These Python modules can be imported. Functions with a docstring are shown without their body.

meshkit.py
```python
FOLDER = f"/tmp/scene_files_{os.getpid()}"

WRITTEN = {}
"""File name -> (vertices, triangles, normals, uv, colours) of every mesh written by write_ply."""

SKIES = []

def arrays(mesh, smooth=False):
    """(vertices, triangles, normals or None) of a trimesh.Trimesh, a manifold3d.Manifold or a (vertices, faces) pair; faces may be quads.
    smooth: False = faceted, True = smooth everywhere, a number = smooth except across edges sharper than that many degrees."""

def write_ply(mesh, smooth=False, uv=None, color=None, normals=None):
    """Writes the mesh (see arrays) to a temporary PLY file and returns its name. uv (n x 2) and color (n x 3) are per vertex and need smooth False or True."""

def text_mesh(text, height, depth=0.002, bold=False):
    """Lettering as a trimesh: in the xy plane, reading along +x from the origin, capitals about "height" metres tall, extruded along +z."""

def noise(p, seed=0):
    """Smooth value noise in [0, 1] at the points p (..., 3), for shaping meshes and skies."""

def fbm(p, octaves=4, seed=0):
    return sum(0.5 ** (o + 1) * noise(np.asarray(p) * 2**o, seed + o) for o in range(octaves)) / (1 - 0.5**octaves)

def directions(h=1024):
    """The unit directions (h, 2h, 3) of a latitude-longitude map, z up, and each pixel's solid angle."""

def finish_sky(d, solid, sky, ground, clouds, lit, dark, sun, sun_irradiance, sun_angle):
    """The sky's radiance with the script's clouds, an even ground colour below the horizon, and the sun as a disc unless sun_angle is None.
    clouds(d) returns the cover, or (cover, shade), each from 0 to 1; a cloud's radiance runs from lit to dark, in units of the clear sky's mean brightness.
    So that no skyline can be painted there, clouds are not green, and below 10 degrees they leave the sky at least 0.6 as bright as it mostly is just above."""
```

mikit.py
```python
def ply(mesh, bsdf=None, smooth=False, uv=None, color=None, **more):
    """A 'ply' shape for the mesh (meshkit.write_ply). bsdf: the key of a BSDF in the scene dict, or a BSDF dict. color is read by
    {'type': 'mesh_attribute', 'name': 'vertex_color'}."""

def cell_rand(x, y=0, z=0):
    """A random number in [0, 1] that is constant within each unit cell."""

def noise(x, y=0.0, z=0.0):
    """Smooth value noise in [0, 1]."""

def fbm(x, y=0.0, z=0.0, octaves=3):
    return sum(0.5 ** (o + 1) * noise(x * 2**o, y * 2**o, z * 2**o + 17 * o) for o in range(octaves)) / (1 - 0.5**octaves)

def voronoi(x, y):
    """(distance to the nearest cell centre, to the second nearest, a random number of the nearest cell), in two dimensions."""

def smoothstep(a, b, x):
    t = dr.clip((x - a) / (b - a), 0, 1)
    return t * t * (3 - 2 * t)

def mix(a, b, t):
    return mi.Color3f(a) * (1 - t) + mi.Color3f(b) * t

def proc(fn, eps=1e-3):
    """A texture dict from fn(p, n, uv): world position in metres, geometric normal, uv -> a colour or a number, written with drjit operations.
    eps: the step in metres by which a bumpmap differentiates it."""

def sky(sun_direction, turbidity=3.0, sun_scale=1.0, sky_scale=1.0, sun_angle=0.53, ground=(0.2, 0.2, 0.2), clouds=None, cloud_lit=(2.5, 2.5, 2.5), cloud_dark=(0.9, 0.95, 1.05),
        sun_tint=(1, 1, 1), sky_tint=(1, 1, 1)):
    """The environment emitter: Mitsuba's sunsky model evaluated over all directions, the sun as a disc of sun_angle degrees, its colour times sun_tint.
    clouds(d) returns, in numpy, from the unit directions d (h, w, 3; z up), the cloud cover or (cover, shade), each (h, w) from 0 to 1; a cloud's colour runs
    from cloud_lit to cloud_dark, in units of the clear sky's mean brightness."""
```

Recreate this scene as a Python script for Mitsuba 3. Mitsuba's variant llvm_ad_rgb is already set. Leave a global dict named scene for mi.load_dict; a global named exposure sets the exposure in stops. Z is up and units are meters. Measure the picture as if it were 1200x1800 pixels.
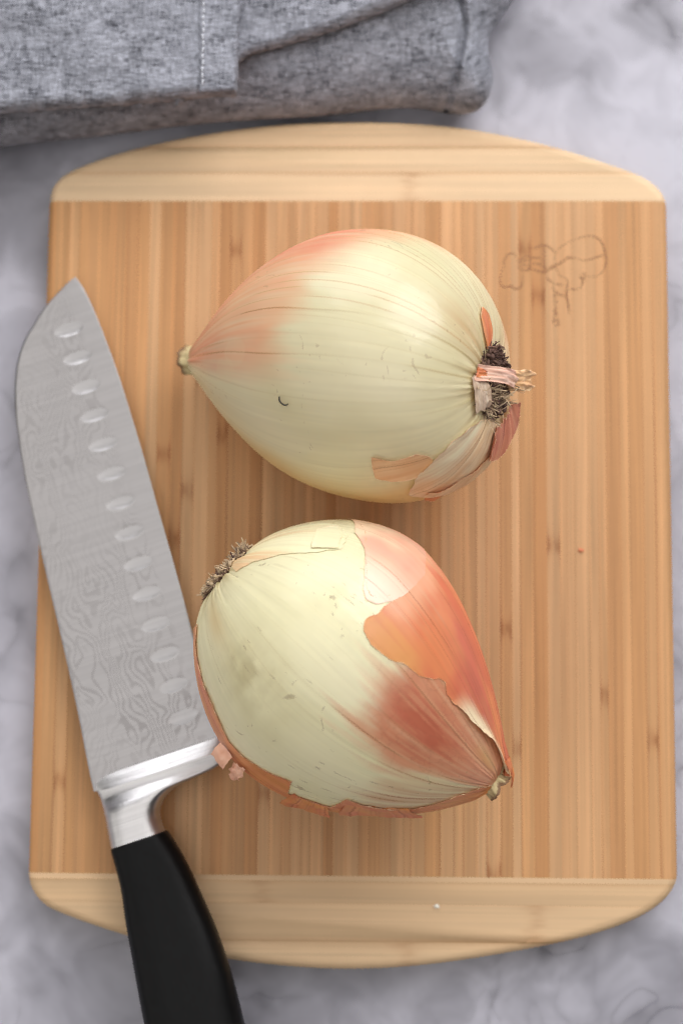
import math
import numpy as np
import trimesh
import shapely
from shapely.geometry import Polygon, LineString, Point
from scipy.spatial import Delaunay, cKDTree
import manifold3d as m3
import drjit as dr
import mitsuba as mi
import mikit
import meshkit
from mikit import noise, fbm, cell_rand, smoothstep, mix

T = mi.ScalarTransform4f
scene, labels = {}, {}

# ------------------------------------------------------------------ camera, light, exposure
ZT = 0.015                                        # height of the board's top above the counter
CAM = np.array([0.0119969, -0.0742643, 0.6708270])
TILT, ROLL, YAW, VFOV = 0.1231948, -0.0046157, -0.0255702, 34.0
_f = np.array([math.sin(YAW), math.sin(TILT) * math.cos(YAW), -math.cos(TILT) * math.cos(YAW)])
_u = np.array([0, math.cos(TILT), math.sin(TILT)])
_u = _u - _f * (_u @ _f)
_u /= np.linalg.norm(_u)
_r = np.cross(_f, _u)
_u = math.cos(ROLL) * _u + math.sin(ROLL) * _r
scene['camera'] = {'type': 'thinlens', 'fov': VFOV, 'fov_axis': 'y', 'near_clip': 0.02, 'far_clip': 30.0,
                   'aperture_radius': 0.0055, 'focus_distance': 0.592,
                   'to_world': T().look_at(origin=CAM.tolist(), target=(CAM + _f).tolist(), up=_u.tolist())}


def lamp(key, centre, target, w, h, rgb):
    scene[key] = {'type': 'rectangle', 'to_world': T().look_at(origin=centre, target=target, up=[0, 0.001, 1]) @ T().scale([w / 2, h / 2, 1]),
                  'emitter': {'type': 'area', 'radiance': {'type': 'rgb', 'value': list(rgb)}}}


lamp('window_pane', [0.66, 0.84, 0.92], [0.0, 0.0, 0.0], 1.0, 0.95, [4.7, 4.65, 4.7])
lamp('window_pane_001', [-0.30, 1.35, 0.62], [0.0, 0.0, 0.05], 1.30, 0.95, [2.7, 2.7, 2.78])
lamp('ceiling_light', [0.0, 0.0, 2.30], [0.0, 0.0, 0.0], 3.4, 3.4, [0.96, 0.94, 0.925])
lamp('wall_lamp', [-1.5, -0.55, 0.9], [0.0, 0.0, 0.0], 1.6, 1.3, [0.78, 0.76, 0.73])
labels['window_pane'] = {'label': 'bright daylight window behind and above the counter, outside the picture', 'category': 'window', 'kind': 'structure'}
labels['window_pane_001'] = {'label': 'second, dimmer daylight window beyond the far left of the counter', 'category': 'window', 'kind': 'structure'}
labels['wall_lamp'] = {'label': 'dim pale wall lamp panel to the near left of the counter', 'category': 'wall lamp', 'kind': 'structure'}
labels['ceiling_light'] = {'label': 'large soft pale ceiling light high above the counter', 'category': 'ceiling light', 'kind': 'structure'}
exposure = 0.37


# ------------------------------------------------------------------ materials
def C3(r, g, b):
    return mi.Color3f(r, g, b)


def bsdf(key, fn, rough=0.5, spec=0.5, bump=None, bscale=1.0, eps=3e-4, **more):
    d = {'type': 'principled', 'base_color': mikit.proc(fn) if callable(fn) else {'type': 'rgb', 'value': list(fn)},
         'roughness': mikit.proc(rough) if callable(rough) else rough, 'specular': spec, **more}
    if bump is not None:
        d = {'type': 'bumpmap', 'arbitrary': mikit.proc(bump, eps), 'scale': bscale, 'bsdf': d}
    scene[key] = {'type': 'twosided', 'bsdf': d}


MX, MY = -0.3618, 1.6413


def marble_colour(p, n, uv):
    x, y = p.x + MX, p.y + MY
    wx = x + 0.018 * (fbm(x * 22 + 4, y * 22, 1.0, 3) - 0.5) * 2
    wy = y + 0.018 * (fbm(x * 22, y * 22 + 9, 6.0, 3) - 0.5) * 2
    cloud = fbm(wx * 26 + 31, wy * 26 + 2, 3.0, 4)
    broad = fbm(wx * 9 + 12, wy * 9 + 5, 4.0, 2)
    fine = fbm(wx * 95, wy * 95, 8.0, 3)
    v1 = dr.abs(fbm(wx * 15 + 50, wy * 15, 2.0, 4) - 0.5)
    v2 = dr.abs(fbm(wx * 34 + 5, wy * 34 + 8, 6.0, 3) - 0.5)
    vein = 0.8 * dr.exp(-v1 * 22) * smoothstep(0.35, 0.6, fbm(wx * 14 + 3, wy * 14, 7.0, 2)) + 0.55 * dr.exp(-v2 * 48) * smoothstep(0.42, 0.62, fbm(wx * 19 + 3, wy * 19 + 7, 9.0, 2))
    dark = dr.clip(smoothstep(0.42, 0.70, cloud * 0.65 + broad * 0.35) * 0.60 + vein * 0.42 * (0.5 + fine) + (fine - 0.5) * 0.42, 0, 1)
    return mix(C3(.435, .427, .478), C3(.145, .14, .162), dark)


bsdf('marble', marble_colour, rough=0.32, spec=0.35)


def bamboo(base_a, base_b, base_c, along_y, grain=1.0, knuckle=1.0):
    def fn(p, n, uv):
        sid = dr.floor(uv.x)
        f = uv.x - sid
        a, c = (p.y, p.x) if along_y else (p.x, p.y)
        r1, r2, r3 = cell_rand(sid, 11), cell_rand(sid, 12), cell_rand(sid, 13)
        col = mix(mix(C3(*base_a), C3(*base_b), r1), C3(*base_c), r2 * r2 * 0.9)
        warp = 0.0008 * (noise(a * 14 + sid * 7.3, sid) - 0.5)
        cc = c + warp
        g1 = fbm(cc * 520 + sid * 3.1, a * 7 + sid, 2.0, 2)
        g2 = noise(cc * 1700, a * 20 + sid * 5, 4.0)
        g3 = noise(cc * 160, a * 16, sid)
        tone = 1 + ((g1 - 0.5) * 0.30 + (g2 - 0.5) * 0.20) * grain + (g3 - 0.5) * 0.16
        side = dr.select(cell_rand(sid, 17) > 0.5, f, 1 - f)
        streak = smoothstep(0.22, 0.02, side) * smoothstep(0.35, 0.7, cell_rand(sid, 18)) * (0.4 + 0.6 * noise(a * 22, sid))
        joint = smoothstep(0.07, 0.0, dr.minimum(f, 1 - f))
        mean_ = (C3(*base_a) + C3(*base_b)) * 0.5
        col = mix(col, mean_ * C3(.93, .89, .86), joint * 0.7) * tone
        col = mix(col, col * C3(.76, .64, .54), dr.clip(streak * 0.6, 0, 1))
        # knuckles of the cane: a smudge across the strip with darker flanks
        y0 = (cell_rand(sid, 20) - 0.5) * 0.29
        on_ = smoothstep(0.48, 0.50, cell_rand(sid, 30)) * knuckle
        d = a - y0 + 0.0030 * (noise(cc * 500, sid) - 0.5)
        smear = dr.exp(-dr.square(d / 0.0032)) * (0.25 + 0.75 * noise(cc * 1100 + 5, a * 260, sid))
        flank = dr.exp(-dr.square(d / 0.0075)) * smoothstep(0.28, 0.05, dr.minimum(f, 1 - f)) * 0.7
        col = mix(col, col * C3(.60, .43, .32), dr.clip((smear * 0.8 + flank * 0.6) * on_, 0, 0.8))
        return col
    return fn


bsdf('bamboo_middle', bamboo((.43, .212, .086), (.495, .262, .112), (.535, .318, .162), True), rough=0.5, spec=0.24)
bsdf('bamboo_end', bamboo((.575, .385, .215), (.61, .42, .245), (.65, .475, .295), False, 0.45, 0.4), rough=0.5, spec=0.24)
bsdf('burnt_line', (.27, .125, .055), rough=0.6, spec=0.2)


def dsmooth(x):
    return x * x * (3 - 2 * x)


def veins(u, v, count, seed, width):
    """Thin meridian lines, broken and of uneven strength; u round the onion (0..1), v from root to tip."""
    a = u * count + 0.55 * (noise(v * 4 + seed, dr.floor(u * count) * 0 + seed) - 0.5) + 0.25 * (noise(u * 40, v * 7 + seed) - 0.5)
    cid = dr.floor(a)
    d = dr.abs(a - cid - 0.3 - 0.4 * cell_rand(cid, seed))
    shrink = dr.maximum(dr.sin(dr.clip(v, 0.02, 0.98) * math.pi), 0.12)
    line = dr.exp(-dr.square(d * shrink / width))
    on = smoothstep(0.30, 0.75, cell_rand(cid, seed + 1)) * (0.25 + 0.75 * smoothstep(0.35, 0.6, noise(v * 7 + cid * 3.7, seed)))
    return line * on


def onion_base(u, v, seed, gain=1.0, vein=1.0):
    big = fbm(u * 9 + seed, v * 3.5, seed, 3)
    fine = noise(u * 330 + seed, v * 9, 2.0)
    fine2 = noise(u * 120 + seed, v * 4, 5.0)
    col = mix(C3(.875, .825, .575), C3(.81, .77, .475), dsmooth(big)) * gain
    col = mix(col, C3(.78, .69, .41), smoothstep(0.22, 0.05, v) * 0.6)
    col = col * (1 + (fine - 0.5) * 0.055 + (fine2 - 0.5) * 0.05)
    ln = veins(u, v, 58, seed, 0.062)
    fade = 0.45 + 0.55 * smoothstep(0.30, 0.05, v) + 0.5 * smoothstep(0.7, 0.95, v)
    col = mix(col, C3(.50, .40, .17), dr.clip(ln * 0.85 * fade * vein, 0, 0.85))
    ln2 = veins(u + 0.013, v, 150, seed + 5, 0.12)
    col = mix(col, C3(.60, .53, .28), ln2 * 0.26 * vein)
    # dark pinched folds running into the root and the neck
    ends = smoothstep(0.17, 0.06, v) + smoothstep(0.90, 0.985, v) * 0.8
    fold = noise(u * 66 + seed, v * 2.0, 7.0)
    col = mix(col, C3(.47, .36, .16), dr.clip(smoothstep(0.5, 0.8, fold) * ends * 0.8, 0, 0.85))
    col = mix(col, C3(.55, .41, .19), smoothstep(0.965, 1.0, v) * 0.55)
    return col, ln


def bell(u, v, lam, v0, sl, sv):
    du = dr.abs(u - (lam + 90) / 360)
    du = dr.minimum(du, 1 - du)
    return dr.exp(-dr.square(du * 360 / sl) - dr.square((v - v0) / sv))


def onion_one_colour(p, n, uv):
    u, v = uv.x, uv.y
    lam = u * 360 - 90
    col, ln = onion_base(u, v, 3.0, 0.90, 0.3 + 0.7 * smoothstep(50, 90, lam) * smoothstep(260, 200, lam))
    wob = (fbm(u * 14, v * 5, 9.0, 3) - 0.5)
    streak = (noise(u * 90, v * 4, 12.0) - 0.5) + 0.7 * (noise(u * 240, v * 6, 3.0) - 0.5)
    vb = 0.55 - 0.0036 * dr.maximum(lam - 92, 0) + wob * 0.22 + streak * 0.07
    side = smoothstep(60, 78, lam + wob * 14) * smoothstep(250, 205, lam)
    m = smoothstep(vb - 0.07, vb + 0.09, v) * side
    rim = smoothstep(112, 152, lam + wob * 22) * smoothstep(0.38, 0.52, v) * side
    peach = mix(C3(.80, .42, .24), C3(.74, .30, .19), smoothstep(0.62, 0.80, v + wob * 0.2))
    col = mix(col, peach, dr.clip(m * (0.80 + streak * 0.4), 0, 0.9) * (1 - 0.75 * smoothstep(0.93, 0.985, v)))
    col = mix(col, C3(.74, .24, .16), dr.clip(rim * (0.75 + streak * 0.5), 0, 0.9) * (1 - 0.8 * smoothstep(0.92, 0.98, v)))
    col = mix(col, C3(.50, .25, .11), ln * dr.clip(m + rim, 0, 1) * 0.75)
    ln3 = veins(u + 0.004, v, 96, 14.0, 0.07) * smoothstep(84, 105, lam) * smoothstep(210, 180, lam)
    col = mix(col, C3(.58, .38, .16), ln3 * 0.6)
    # two pale ring marks where water dried
    for l0, v0 in ((80.0, 0.66), (70.0, 0.70)):
        d = dr.sqrt(dr.square((lam - l0) / 7.5) + dr.square((v - v0) / 0.042))
        col = mix(col, C3(.80, .62, .38), smoothstep(1.0, 0.9, d) * 0.22 + smoothstep(0.09, 0.0, dr.abs(d - 1)) * 0.15)
    # ochre stain low on the side that faces the viewer
    low = smoothstep(34, 8, lam + wob * 20) * smoothstep(0.12, 0.3, v) * smoothstep(0.95, 0.6, v)
    col = mix(col, C3(.66, .44, .13), low * 0.62)
    col = mix(col, C3(.63, .45, .23), bell(u, v, 122, 0.14, 16, 0.07) * 0.65 * (0.6 + noise(u * 130, v * 8) * 0.8))
    speck = smoothstep(0.90, 0.94, noise(u * 170 + noise(u * 40, v * 20) * 9, v * 90 + noise(u * 31, v * 25, 3.0) * 9, 1.0)) * smoothstep(0.62, 0.7, noise(u * 17 + 3, v * 8, 6.0))
    return mix(col, C3(.34, .24, .12), speck * 0.3)


def onion_two_colour(p, n, uv):
    u, v = uv.x, uv.y
    lam = u * 360 - 90
    col, ln = onion_base(u, v, 8.0, 1.08, 0.5)
    wob = (fbm(u * 16, v * 7, 4.0, 3) - 0.5)
    streak = (noise(u * 110, v * 4, 12.0) - 0.5) + 0.8 * (noise(u * 260, v * 6, 3.0) - 0.5)
    vb = 0.545 + wob * 0.10 + 0.0022 * dr.maximum(lam - 88, 0)
    red = smoothstep(vb - 0.04 + streak * 0.10, vb + 0.07 + streak * 0.06, v) * smoothstep(112, 98, lam + wob * 24 + streak * 6) * smoothstep(10, 30, lam)
    col = mix(col, C3(.74, .31, .175), dr.clip(red * (0.92 + streak * 0.3), 0, 0.96))
    mott = fbm(u * 85, v * 30, 5.0, 3)
    deep = bell(u, v, 85, 0.71, 17, 0.10) * (0.45 + 0.9 * mott) + 0.35 * bell(u, v, 80, 0.60, 9, 0.03)
    col = mix(col, C3(.54, .125, .075), dr.clip(deep * (0.85 + wob + streak * 0.7), 0, 0.8))
    web = dr.exp(-dr.abs(fbm(u * 60, v * 34, 2.0, 3) - 0.5) * 40) * red
    col = mix(col, C3(.44, .15, .09), web * 0.22)
    col = mix(col, C3(.66, .38, .12), bell(u, v, 66, 0.89, 9, 0.05) * 0.6)
    low = smoothstep(0.63, 0.74, v + wob * 0.12) * smoothstep(104, 116, lam + wob * 14) * smoothstep(162, 146, lam)
    col = mix(col, C3(.70, .42, .23), dr.clip(low * (0.62 + streak * 0.6), 0, 0.8))
    col = mix(col, C3(.50, .22, .11), ln * dr.clip(red + low, 0, 1) * 0.75)
    st = bell(u, v, 120, 0.36, 15, 0.10) * fbm(u * 60, v * 40, 3.0, 3) + bell(u, v, 119, 0.345, 3.5, 0.02) * 0.7
    col = mix(col, C3(.50, .42, .20), dr.clip(st * 0.75, 0, 0.6))
    col = mix(col, C3(.72, .52, .22), bell(u, v, 124, 0.19, 8, 0.07) * 0.6)
    speck = smoothstep(0.90, 0.94, noise(u * 160 + noise(u * 40, v * 20) * 9, v * 100 + noise(u * 31, v * 25, 3.0) * 9, 1.0)) * smoothstep(0.6, 0.68, noise(u * 16, v * 9, 6.0))
    dash = smoothstep(0.91, 0.95, noise(u * 330, v * 26, 3.0)) * smoothstep(0.6, 0.7, noise(u * 20, v * 7, 2.0))
    return mix(col, C3(.32, .23, .11), dr.clip(speck * 0.45 + dash * 0.45, 0, 0.7))


def onion_rough(p, n, uv):
    return 0.20 + 0.16 * fbm(uv.x * 30, uv.y * 14, 2.0, 3)


def onion_bump(p, n, uv):
    u, v = uv.x, uv.y
    return noise(u * 190, v * 7, 3.0) * 0.6 + noise(u * 60, v * 4, 1.0) * 1.2 + 0.5 * noise(u * 300, v * 150, 4.0)


for key, fn in (('onion_one', onion_one_colour), ('onion_two', onion_two_colour)):
    tex = mikit.proc(fn)
    scene[key] = {'type': 'bumpmap', 'arbitrary': mikit.proc(onion_bump, 4e-4), 'scale': 0.00009, 'bsdf': {
        'type': 'blendbsdf', 'weight': 0.5,
        'bsdf_0': {'type': 'twosided', 'bsdf': {'type': 'principled', 'base_color': tex, 'roughness': mikit.proc(onion_rough), 'specular': 0.9}},
        'bsdf_1': {'type': 'principledthin', 'base_color': tex, 'roughness': 0.5, 'diff_trans': 1.2, 'eta': 1.4}}}


def skin_colour(pale_fn, orange, red, pale, seed, ochre=False):
    def fn(p, n, uv):
        u, v = uv.x, uv.y
        lam = u * 360 - 90
        streak = 0.7 * fbm(u * 75 + seed, v * 3, seed, 3) + 0.3 * noise(u * 300, v * 5, seed)
        blot = fbm(u * 22 + seed, v * 11, seed + 2, 3)
        ln = dr.maximum(veins(u, v, 64, seed, 0.06), veins(u + 0.003, v, 130, seed + 2, 0.09) * 0.4)
        col = mix(C3(*orange), C3(*red), smoothstep(0.35, 0.68, blot * 0.7 + streak * 0.35))
        col = col * (0.82 + 0.36 * streak)
        pl = pale_fn(lam, v, blot, streak)
        if ochre:
            col = mix(col, C3(.62, .29, .10), smoothstep(58, 70, lam + (streak - 0.5) * 14) * smoothstep(0.64, 0.56, v + (blot - 0.5) * 0.1) * 0.8)
            col = mix(col, C3(.48, .11, .05), smoothstep(0.5, 0.72, streak) * smoothstep(0.5, 0.62, v) * 0.35)
        if isinstance(pl, tuple):
            col = mix(col, C3(.79, .69, .44), dr.clip(pl[1], 0, 1))
            pl = pl[0]
        col = mix(col, C3(*pale), dr.clip(pl, 0, 1))
        return mix(col, col * C3(.55, .42, .34), ln * 0.6)
    return fn


def edge_lam(v):
    return 64.5 - 3.5 * smoothstep(0.71, 0.78, v) - 4 * smoothstep(0.77, 0.82, v) - 5 * smoothstep(0.81, 0.87, v) - 6 * smoothstep(0.86, 0.91, v)


def outer_pale(lam, v, blot, streak):
    vv = v + (blot - 0.5) * 0.14 + (streak - 0.5) * 0.08
    tip = smoothstep(-15, -4, lam - edge_lam(v) + (streak - 0.5) * 8) * smoothstep(0.70, 0.77, v) * 0.85
    return smoothstep(0.56, 0.42, vv) * 0.55 * smoothstep(66, 58, lam), smoothstep(0.42, 0.32, vv) * 0.9 + tip


def lobe_pale(lam, v, blot, streak):
    a, b = outer_pale(lam, v, blot, streak)
    own = smoothstep(40, 58, lam + (streak - 0.5) * 10) * smoothstep(0.35, 0.43, v + (blot - 0.5) * 0.1)
    return a + own * 0.85, b


SK = dict(spec=0.5, sheen=0.2)
bsdf('skin_orange', skin_colour(outer_pale, (.63, .205, .085), (.54, .13, .07), (.79, .50, .33), 2.0, True), rough=0.36, **SK)
bsdf('skin_lobe', skin_colour(lobe_pale, (.63, .205, .085), (.54, .13, .07), (.82, .56, .42), 2.0, True), rough=0.33, **SK)
bsdf('skin_under', skin_colour(lambda l, v, b, s: (s - 0.5) * 0.5, (.66, .25, .08), (.58, .17, .07), (.78, .50, .30), 7.0), rough=0.36, **SK)
bsdf('skin_scrap', skin_colour(lambda l, v, b, s: 0.45 + (s - 0.5) * 1.6 + (b - 0.5) * 0.8, (.66, .33, .14), (.58, .25, .10), (.76, .56, .32), 5.5), rough=0.34, **SK)


def veil_colour(p, n, uv):
    u, v = uv.x, uv.y
    col, ln = onion_base(u, v, 8.0, 0.84, 0.6)
    s = 0.6 * noise(u * 70, v * 5, 3.0) + 0.4 * noise(u * 210, v * 6, 5.0)
    lam = u * 360 - 90
    tint = smoothstep(0.40, 0.70, s) * 0.7 * smoothstep(0.36, 0.10, v) + smoothstep(60, 84, lam) * 0.45
    return mix(col, C3(.66, .40, .20), dr.clip(tint, 0, 0.8))


def flake_colour(p, n, uv):
    return onion_base(uv.x, uv.y, 8.0, 0.82, 0.3)[0]


bsdf('skin_veil_fine', veil_colour, rough=0.3, **SK)
bsdf('skin_veil', skin_colour(lambda l, v, b, s: 0.70 + (s - 0.5) * 1.1, (.70, .51, .28), (.68, .43, .23), (.73, .65, .42), 9.0), rough=0.30, **SK)
bsdf('skin_pale', skin_colour(lambda l, v, b, s: 0.42 + (b - 0.5) * 1.5 + (s - 0.5) * 1.2 - smoothstep(0.18, 0.3, v) * 0.2, (.68, .45, .25), (.62, .36, .20), (.72, .66, .44), 4.0), rough=0.4, **SK)
bsdf('skin_red', skin_colour(lambda l, v, b, s: (s - 0.45) * 1.3, (.56, .19, .11), (.46, .12, .075), (.70, .42, .28), 6.0), rough=0.42, **SK)
bsdf('skin_white', skin_colour(lambda l, v, b, s: 0.62 + (s - 0.5) * 2.0, (.76, .36, .22), (.72, .30, .19), (.80, .58, .46), 3.0), rough=0.4, **SK)
bsdf('skin_tan', skin_colour(lambda l, v, b, s: 0.6 + (s - 0.5) * 1.4, (.50, .32, .20), (.46, .27, .17), (.63, .52, .40), 1.0), rough=0.55, **SK)
bsdf('torn_edge', lambda p, n, uv: mix(C3(.80, .60, .38), C3(.62, .33, .16), noise(p.x * 350, p.y * 350, p.z * 350)), rough=0.5, spec=0.3)
bsdf('skin_flake', lambda p, n, uv: mix(C3(.76, .46, .32), C3(.62, .28, .17), fbm(p.x * 500, p.y * 500, p.z * 500, 3)), rough=0.35)
bsdf('torn_edge_pale', (.84, .70, .48), rough=0.5, spec=0.3)
bsdf('skin_glossy', flake_colour, rough=0.12, spec=0.9)


def root_colour(p, n, uv):
    r = cell_rand(dr.floor(uv.x), 3)
    tan = smoothstep(0.25, 0.9, r * 0.75 + uv.y * 0.45)
    return mix(C3(.14, .085, .06), C3(.62, .47, .30), tan)


bsdf('root_tan', root_colour, rough=0.7, spec=0.2)
bsdf('root_dark', lambda p, n, uv: mix(C3(.065, .035, .030), C3(.24, .14, .10), cell_rand(dr.floor(uv.x), 5) * (0.4 + 0.6 * uv.y)), rough=0.75, spec=0.2)
bsdf('root_plate', lambda p, n, uv: mix(C3(.07, .042, .03), C3(.26, .17, .10), fbm(p.x * 500, p.y * 500, p.z * 500, 3)), rough=0.8, spec=0.2)
bsdf('neck_dry', lambda p, n, uv: mix(C3(.52, .42, .22), C3(.20, .11, .055), smoothstep(0.25, 0.80, uv.y + (fbm(p.x * 600, p.y * 600, p.z * 600, 3) - 0.5) * 0.9)), rough=0.6, spec=0.3)


# knife
def damascus(p, n, uv):
    x, y = uv.x, uv.y                              # knife-local metres: along, across
    wx = x + 0.005 * (fbm(x * 90, y * 120, 2.0, 3) - 0.5)
    wy = y + 0.007 * (fbm(x * 75 + 5, y * 110, 6.0, 3) - 0.5)
    h = fbm(wx * 40 + 61, wy * 90 + 17, 5.0, 3) * 12 + wy * 330 + wx * 45
    band = 0.5 + 0.5 * dr.sin(h * 6.283)
    line = smoothstep(0.45, 0.95, band)
    patch = 0.35 + 0.65 * smoothstep(0.35, 0.60, fbm(x * 55 + 9, y * 60, 4.0, 2))
    near = 0.62 + 0.38 * smoothstep(0.075, 0.01, x)
    plain = smoothstep(-0.0235, -0.0195, y)        # the ground edge has no pattern
    return line * patch * near * plain


def blade_colour(p, n, uv):
    k = dr.clip(dr.round((uv.x - 0.0144) / 0.01238), 0, 13)
    q = dr.square((uv.x - 0.0144 - k * 0.01238) / 0.0029) + dr.square((uv.y + 0.0147 + k * 0.00021) / 0.0061)
    return mix(mix(C3(.365, .35, .347), C3(.275, .26, .256), damascus(p, n, uv) * 0.8), C3(.415, .402, .40), smoothstep(1.05, 0.7, q)) * (0.95 + 0.10 * noise(uv.x * 1300, uv.y * 30, 1.0))


scene['blade_steel'] = {'type': 'twosided', 'bsdf': {'type': 'principled', 'base_color': mikit.proc(blade_colour), 'metallic': 1.0,
                        'roughness': mikit.proc(lambda p, n, uv: 0.25 + 0.10 * damascus(p, n, uv) + 0.05 * noise(uv.x * 70, uv.y * 60, 3.0)), 'anisotropic': 0.2}}
scene['bolster_steel'] = {'type': 'twosided', 'bsdf': {'type': 'principled', 'base_color': mikit.proc(
    lambda p, n, uv: C3(.62, .605, .60) * (0.90 + 0.14 * noise(uv.x * 1800, uv.y * 60, 1.0))), 'metallic': 1.0,
    'roughness': mikit.proc(lambda p, n, uv: 0.34 + 0.10 * noise(uv.x * 900, uv.y * 90, 3.0))}}
bsdf('handle_black', lambda p, n, uv: C3(.004, .004, .0042) * (0.8 + 0.5 * fbm(uv.x * 400, uv.y * 900, 1.0, 2)), rough=0.38, spec=0.13)


def cloth_mix(p):
    q = p.y + p.z * 0.8
    a = fbm(p.x * 430, q * 1900, p.z * 200, 3)
    b = fbm(p.x * 1900 + 4, q * 460, p.z * 200, 2)
    c = fbm(p.x * 130, q * 210, p.z * 120, 3)
    return dr.clip(0.5 + (a - 0.5) * 1.35 + (b - 0.5) * 0.85 + (c - 0.5) * 0.75, 0, 1)


bsdf('chambray', lambda p, n, uv: mix(C3(.060, .062, .073), C3(.375, .385, .435), cloth_mix(p)), rough=0.9, spec=0.15,
     bump=lambda p, n, uv: fbm(p.x * 900, p.y * 1100, p.z * 900, 3), bscale=0.0006, eps=4e-4, sheen=0.5)
bsdf('thread', (.56, .57, .61), rough=0.8, spec=0.2)
bsdf('crumb_orange', (.60, .20, .09), rough=0.5)
bsdf('crumb_white', (.75, .72, .62), rough=0.5)
bsdf('dark_fibre', (.035, .03, .022), rough=0.6)


# ------------------------------------------------------------------ mesh helpers
def grid_faces(nu, nv, wrap_u=False):
    i, j = np.meshgrid(np.arange(nu if wrap_u else nu - 1), np.arange(nv - 1), indexing='ij')
    a, b = i * nv + j, ((i + 1) % nu) * nv + j
    return np.concatenate([np.stack([a, b, b + 1], -1).reshape(-1, 3), np.stack([a, b + 1, a + 1], -1).reshape(-1, 3)])


def add(key, v, f, mat, uv=None, smooth=True):
    m = trimesh.Trimesh(v, f, process=False)
    if uv is not None and smooth not in (True, False):
        smooth = True
    scene[key] = mikit.ply(m, mat, smooth=smooth, uv=uv)


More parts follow.
